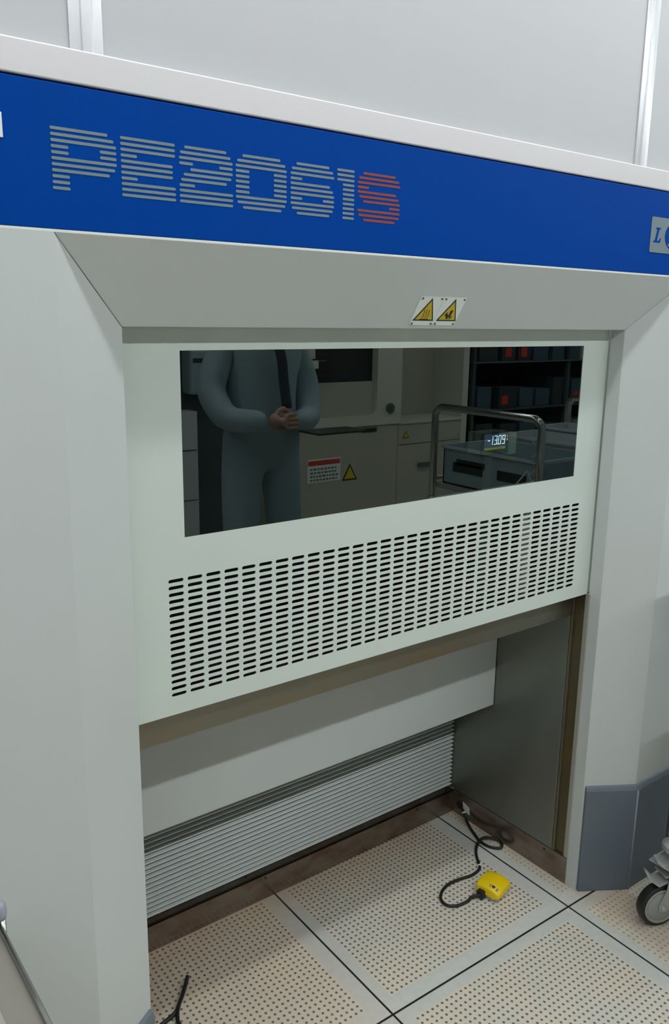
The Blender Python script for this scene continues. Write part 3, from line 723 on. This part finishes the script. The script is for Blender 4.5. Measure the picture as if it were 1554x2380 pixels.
tri(2.80, .50, .13, om); tri(3.30, .72, .06, om)

# work station to its left
ws = thing('work_station', 'dark instrument bench with pale light bar, seen in the left of the window reflection', 'bench', (1.6, -3.3, 0))
MB().box(.6, 2.14, YM-.5, YM-.12, 0, 1.9).build('cabinet', dark_blue, ws)
MB().box(.6, 1.66, YM-.12, YM, .0, .97, bev=.004).build('drawer_block', pale_grey, ws)
MB().box(1.62, 1.84, YM-.12, YM, 1.065, 1.33, bev=.02).build('control_box', blue_grey, ws)
MB().box(1.64, 1.74, YM, YM+.003, 1.25, 1.275).build('display', void, ws)
MB().box(1.84, 2.47, YM+.015, YM+.09, 1.202, 1.252, bev=.004).build('light_bar', cream, ws)
MB().box(2.44, 2.56, YM-.10, YM+.08, 1.16, 1.26, bev=.015).build('lamp_head', black, ws)
for k in range(3): MB().box(.62, 1.65, YM+.0005, YM+.002, .3*k+.14, .3*k+.146).build('drawer_gap', void, ws)

# dark rack with tagged parts
rk = thing('storage_rack', 'dark storage rack beyond the cream machine, seen in the right of the window reflection', 'rack', (4.9, -3.3, 0))
MB().box(3.95, 6.2, -3.62, -3.60, 0, 2.0).build('back_panel', void, rk)
for ax_ in (3.97, 5.08, 6.18):
    for ay_ in (-3.58, -3.14): MB().box(ax_-.015, ax_+.015, ay_-.015, ay_+.015, 0, 2.0).build('upright', dark_blue, rk)
SH = (.2, .52, .845, 1.21, 1.56)
for zz in SH: MB().box(3.95, 6.2, -3.60, -3.12, zz-.012, zz, bev=.001).build('shelf', dark_blue if zz != 1.21 else screw_grey, rk)
bxm = [mat('dark_bin', (.035, .045, .05, 1), .5), mat('blue_bin', (.05, .09, .12, 1), .5), mat('cream_box', (.50, .48, .38, 1), .6)]
bi = 0
for zi, zz in enumerate(SH[:4]):
    xx = 4.05; bk = -1
    while xx < 5.35:
        bk += 1
        wv = random.uniform(.14, .24); hv = random.uniform(.12, .24); mi = 2 if xx > 5.05 and random.random() < .55 else random.randrange(2)
        redt = random.random() < .45
        words = ('dark', 'blue', 'cream')[mi]
        t = thing('storage_bin', '%s bin %son the %s rack shelf, %s in its row' % (words, 'with a red tag ' if redt else '', ('lowest', 'second', 'third', 'fourth')[zi], ('first', 'second', 'third', 'fourth', 'fifth', 'sixth', 'seventh', 'eighth', 'ninth')[bk]), 'bin', (xx+wv/2, -3.3, zz), 'bins on the dark rack')
        MB().box(xx, xx+wv, -3.50, -3.16, zz, zz+hv, bev=.004).build('body', bxm[mi], t)
        if redt: MB().box(xx+.03, xx+.10, -3.16, -3.157, zz+.03, zz+.10).build('red_tag', red_tag, t)
        xx += wv+random.uniform(.02, .09)

# ------------------------------------------------------------------ person (seen only as a reflection)
def skinned(name, pts, edges, radii, m, parent=None, sub=2, root=0):
    me = bpy.data.meshes.new(name); me.from_pydata([Vector(p) for p in pts], edges, []); o = bpy.data.objects.new(name, me); C.objects.link(o)
    me.materials.append(m)
    md = o.modifiers.new('skin', 'SKIN'); md.use_smooth_shade = True
    sv_ = me.skin_vertices[0].data
    for i, r in enumerate(radii): sv_[i].radius = (r if isinstance(r, tuple) else (r, r))
    sv_[root].use_root = True
    ss = o.modifiers.new('sub', 'SUBSURF'); ss.levels = sub; ss.render_levels = sub
    if parent is not None: o.parent = parent; o.location = -world_loc(parent)
    return o
PX, PY = 1.35, -1.93
def pp(x, y, z): return (PX+x, PY+y, z)
ps = thing('person', 'person in a pale blue hooded coverall holding a tablet, reflected in the window', 'person', (PX, PY, 0))
# x to the mirror's right; the person faces +y
P = [pp(0, 0, .98), pp(0, 0, 1.10), pp(0, .005, 1.24), pp(0, 0, 1.38), pp(0, -.01, 1.47), pp(0, .0, 1.56), pp(0, .01, 1.66), pp(0, .0, 1.74),
     pp(.17, -.01, 1.41), pp(.25, .0, 1.20), pp(.21, .08, 1.06), pp(.04, .23, 1.075),
     pp(-.17, -.01, 1.41), pp(-.26, .0, 1.20), pp(-.23, .10, 1.08), pp(-.11, .24, 1.085),
     pp(.10, 0, .90), pp(.12, .02, .52), pp(.12, -.01, .12), pp(.12, .10, .05),
     pp(-.10, 0, .90), pp(-.12, .02, .52), pp(-.12, -.01, .12), pp(-.12, .10, .05)]
E_ = [(0, 1), (1, 2), (2, 3), (3, 4), (4, 5), (5, 6), (6, 7), (3, 8), (8, 9), (9, 10), (10, 11), (3, 12), (12, 13), (13, 14), (14, 15),
      (0, 16), (16, 17), (17, 18), (18, 19), (0, 20), (20, 21), (21, 22), (22, 23)]
Rr = [(.19, .13), (.18, .125), (.19, .13), (.17, .12), (.075, .075), (.085, .09), (.105, .115), (.08, .09),
      .075, .068, .062, .045, .075, .068, .062, .045, .105, .085, .065, .05, .105, .085, .065, .05]
skinned('coverall_body', P, E_, Rr, suit, ps)
# face opening
fc = MB(); Mf = Matrix.Translation((PX, PY+.075, 1.63)) @ Matrix.Diagonal((.072, .055, .085, 1))
bmesh.ops.create_uvsphere(fc.bm, u_segments=24, v_segments=16, radius=1, matrix=Mf)
fo = fc.build('face', skin, ps, smooth=True)
for sx in (-.028, .028):
    e_ = MB(); bmesh.ops.create_uvsphere(e_.bm, u_segments=12, v_segments=8, radius=.010, matrix=Matrix.Translation((PX+sx, PY+.121, 1.645))); e_.build('eye', print_black, fo, smooth=True)
skinned('nose', [(PX, PY+.125, 1.645), (PX, PY+.140, 1.615), (PX, PY+.128, 1.605)], [(0, 1), (1, 2)], [.007, .012, .009], skin, fo, 1)
MB().box(PX-.055, PX+.055, PY+.10, PY+.145, 1.555, 1.612, bev=.018, seg=3).build('face_mask', label_white, fo)
# hands
def hand(side, wrist, dirv, name='hand'):
    wv = Vector(wrist); d = Vector(dirv).normalized(); upv = Vector((0, 0, 1)); sd = d.cross(upv).normalized()
    pts = [wv, wv+d*.04, wv+d*.075]; eds = [(0, 1), (1, 2)]; rad = [(.026, .020), (.034, .017), (.034, .016)]
    for k, (o_, L_) in enumerate(((-.028, .062), (-.010, .072), (.009, .068), (.027, .055))):
        b = wv+d*.078+upv*o_*1.0; i = len(pts)
        pts += [b, b+d*L_*.45+sd*side*.004, b+d*L_*.75+sd*side*.018, b+d*L_*.85+sd*side*.034]; eds += [(2, i), (i, i+1), (i+1, i+2), (i+2, i+3)]; rad += [.0095, .009, .0085, .0075]
    i = len(pts); b = wv+d*.03+upv*.026
    pts += [b, b+d*.025+upv*.022+sd*side*.012, b+d*.05+upv*.028+sd*side*.024]; eds += [(1, i), (i, i+1), (i+1, i+2)]; rad += [.012, .0105, .009]
    return skinned(name, pts, eds, rad, skin, ps)
hand(-1, pp(.04, .23, 1.075), (-.9, .25, .05)); hand(1, pp(-.11, .24, 1.085), (.9, .3, -.02))
# strap and sash
MB().tube([pp(-.03, .12, 1.47), pp(.00, .165, 1.36), pp(.01, .175, 1.24), pp(.01, .20, 1.13)], [.020, .022, .024, .022], 8, 4).build('neck_strap', dark_cloth, ps, smooth=True)
tbt = MB().box(PX+.02, PX+.28, PY+.27, PY+.42, 1.035, 1.043, bev=.002).build('tablet_computer', mat('green_black_tablet', (.03, .05, .03, 1), .3))
tag(tbt, 'thin dark tablet held flat in the hands of the person in blue', 'tablet')

# ------------------------------------------------------------------ ceiling luminaires (they light the room)
li = 0
for row, yy in enumerate((-.52, -1.97)):
    for k in range(6):
        xa = -2.55+k*1.55
        t = thing('ceiling_light', 'long white fluorescent ceiling fixture, %s, %s along the row' % (('row near the machine', 'row in mid aisle')[row], ('first', 'second', 'third', 'fourth', 'fifth', 'last')[k]), 'light', (xa+.7, yy, zc-.03), 'ceiling fixtures')
        MB().box(xa, xa+1.5, yy-.085, yy+.085, zc-.03, zc-.001).build('housing', lamp_house, t)
        MB().box(xa+.02, xa+1.48, yy-.035, yy+.035, zc-.038, zc-.030).build('diffuser', lamp_glow[row], t)
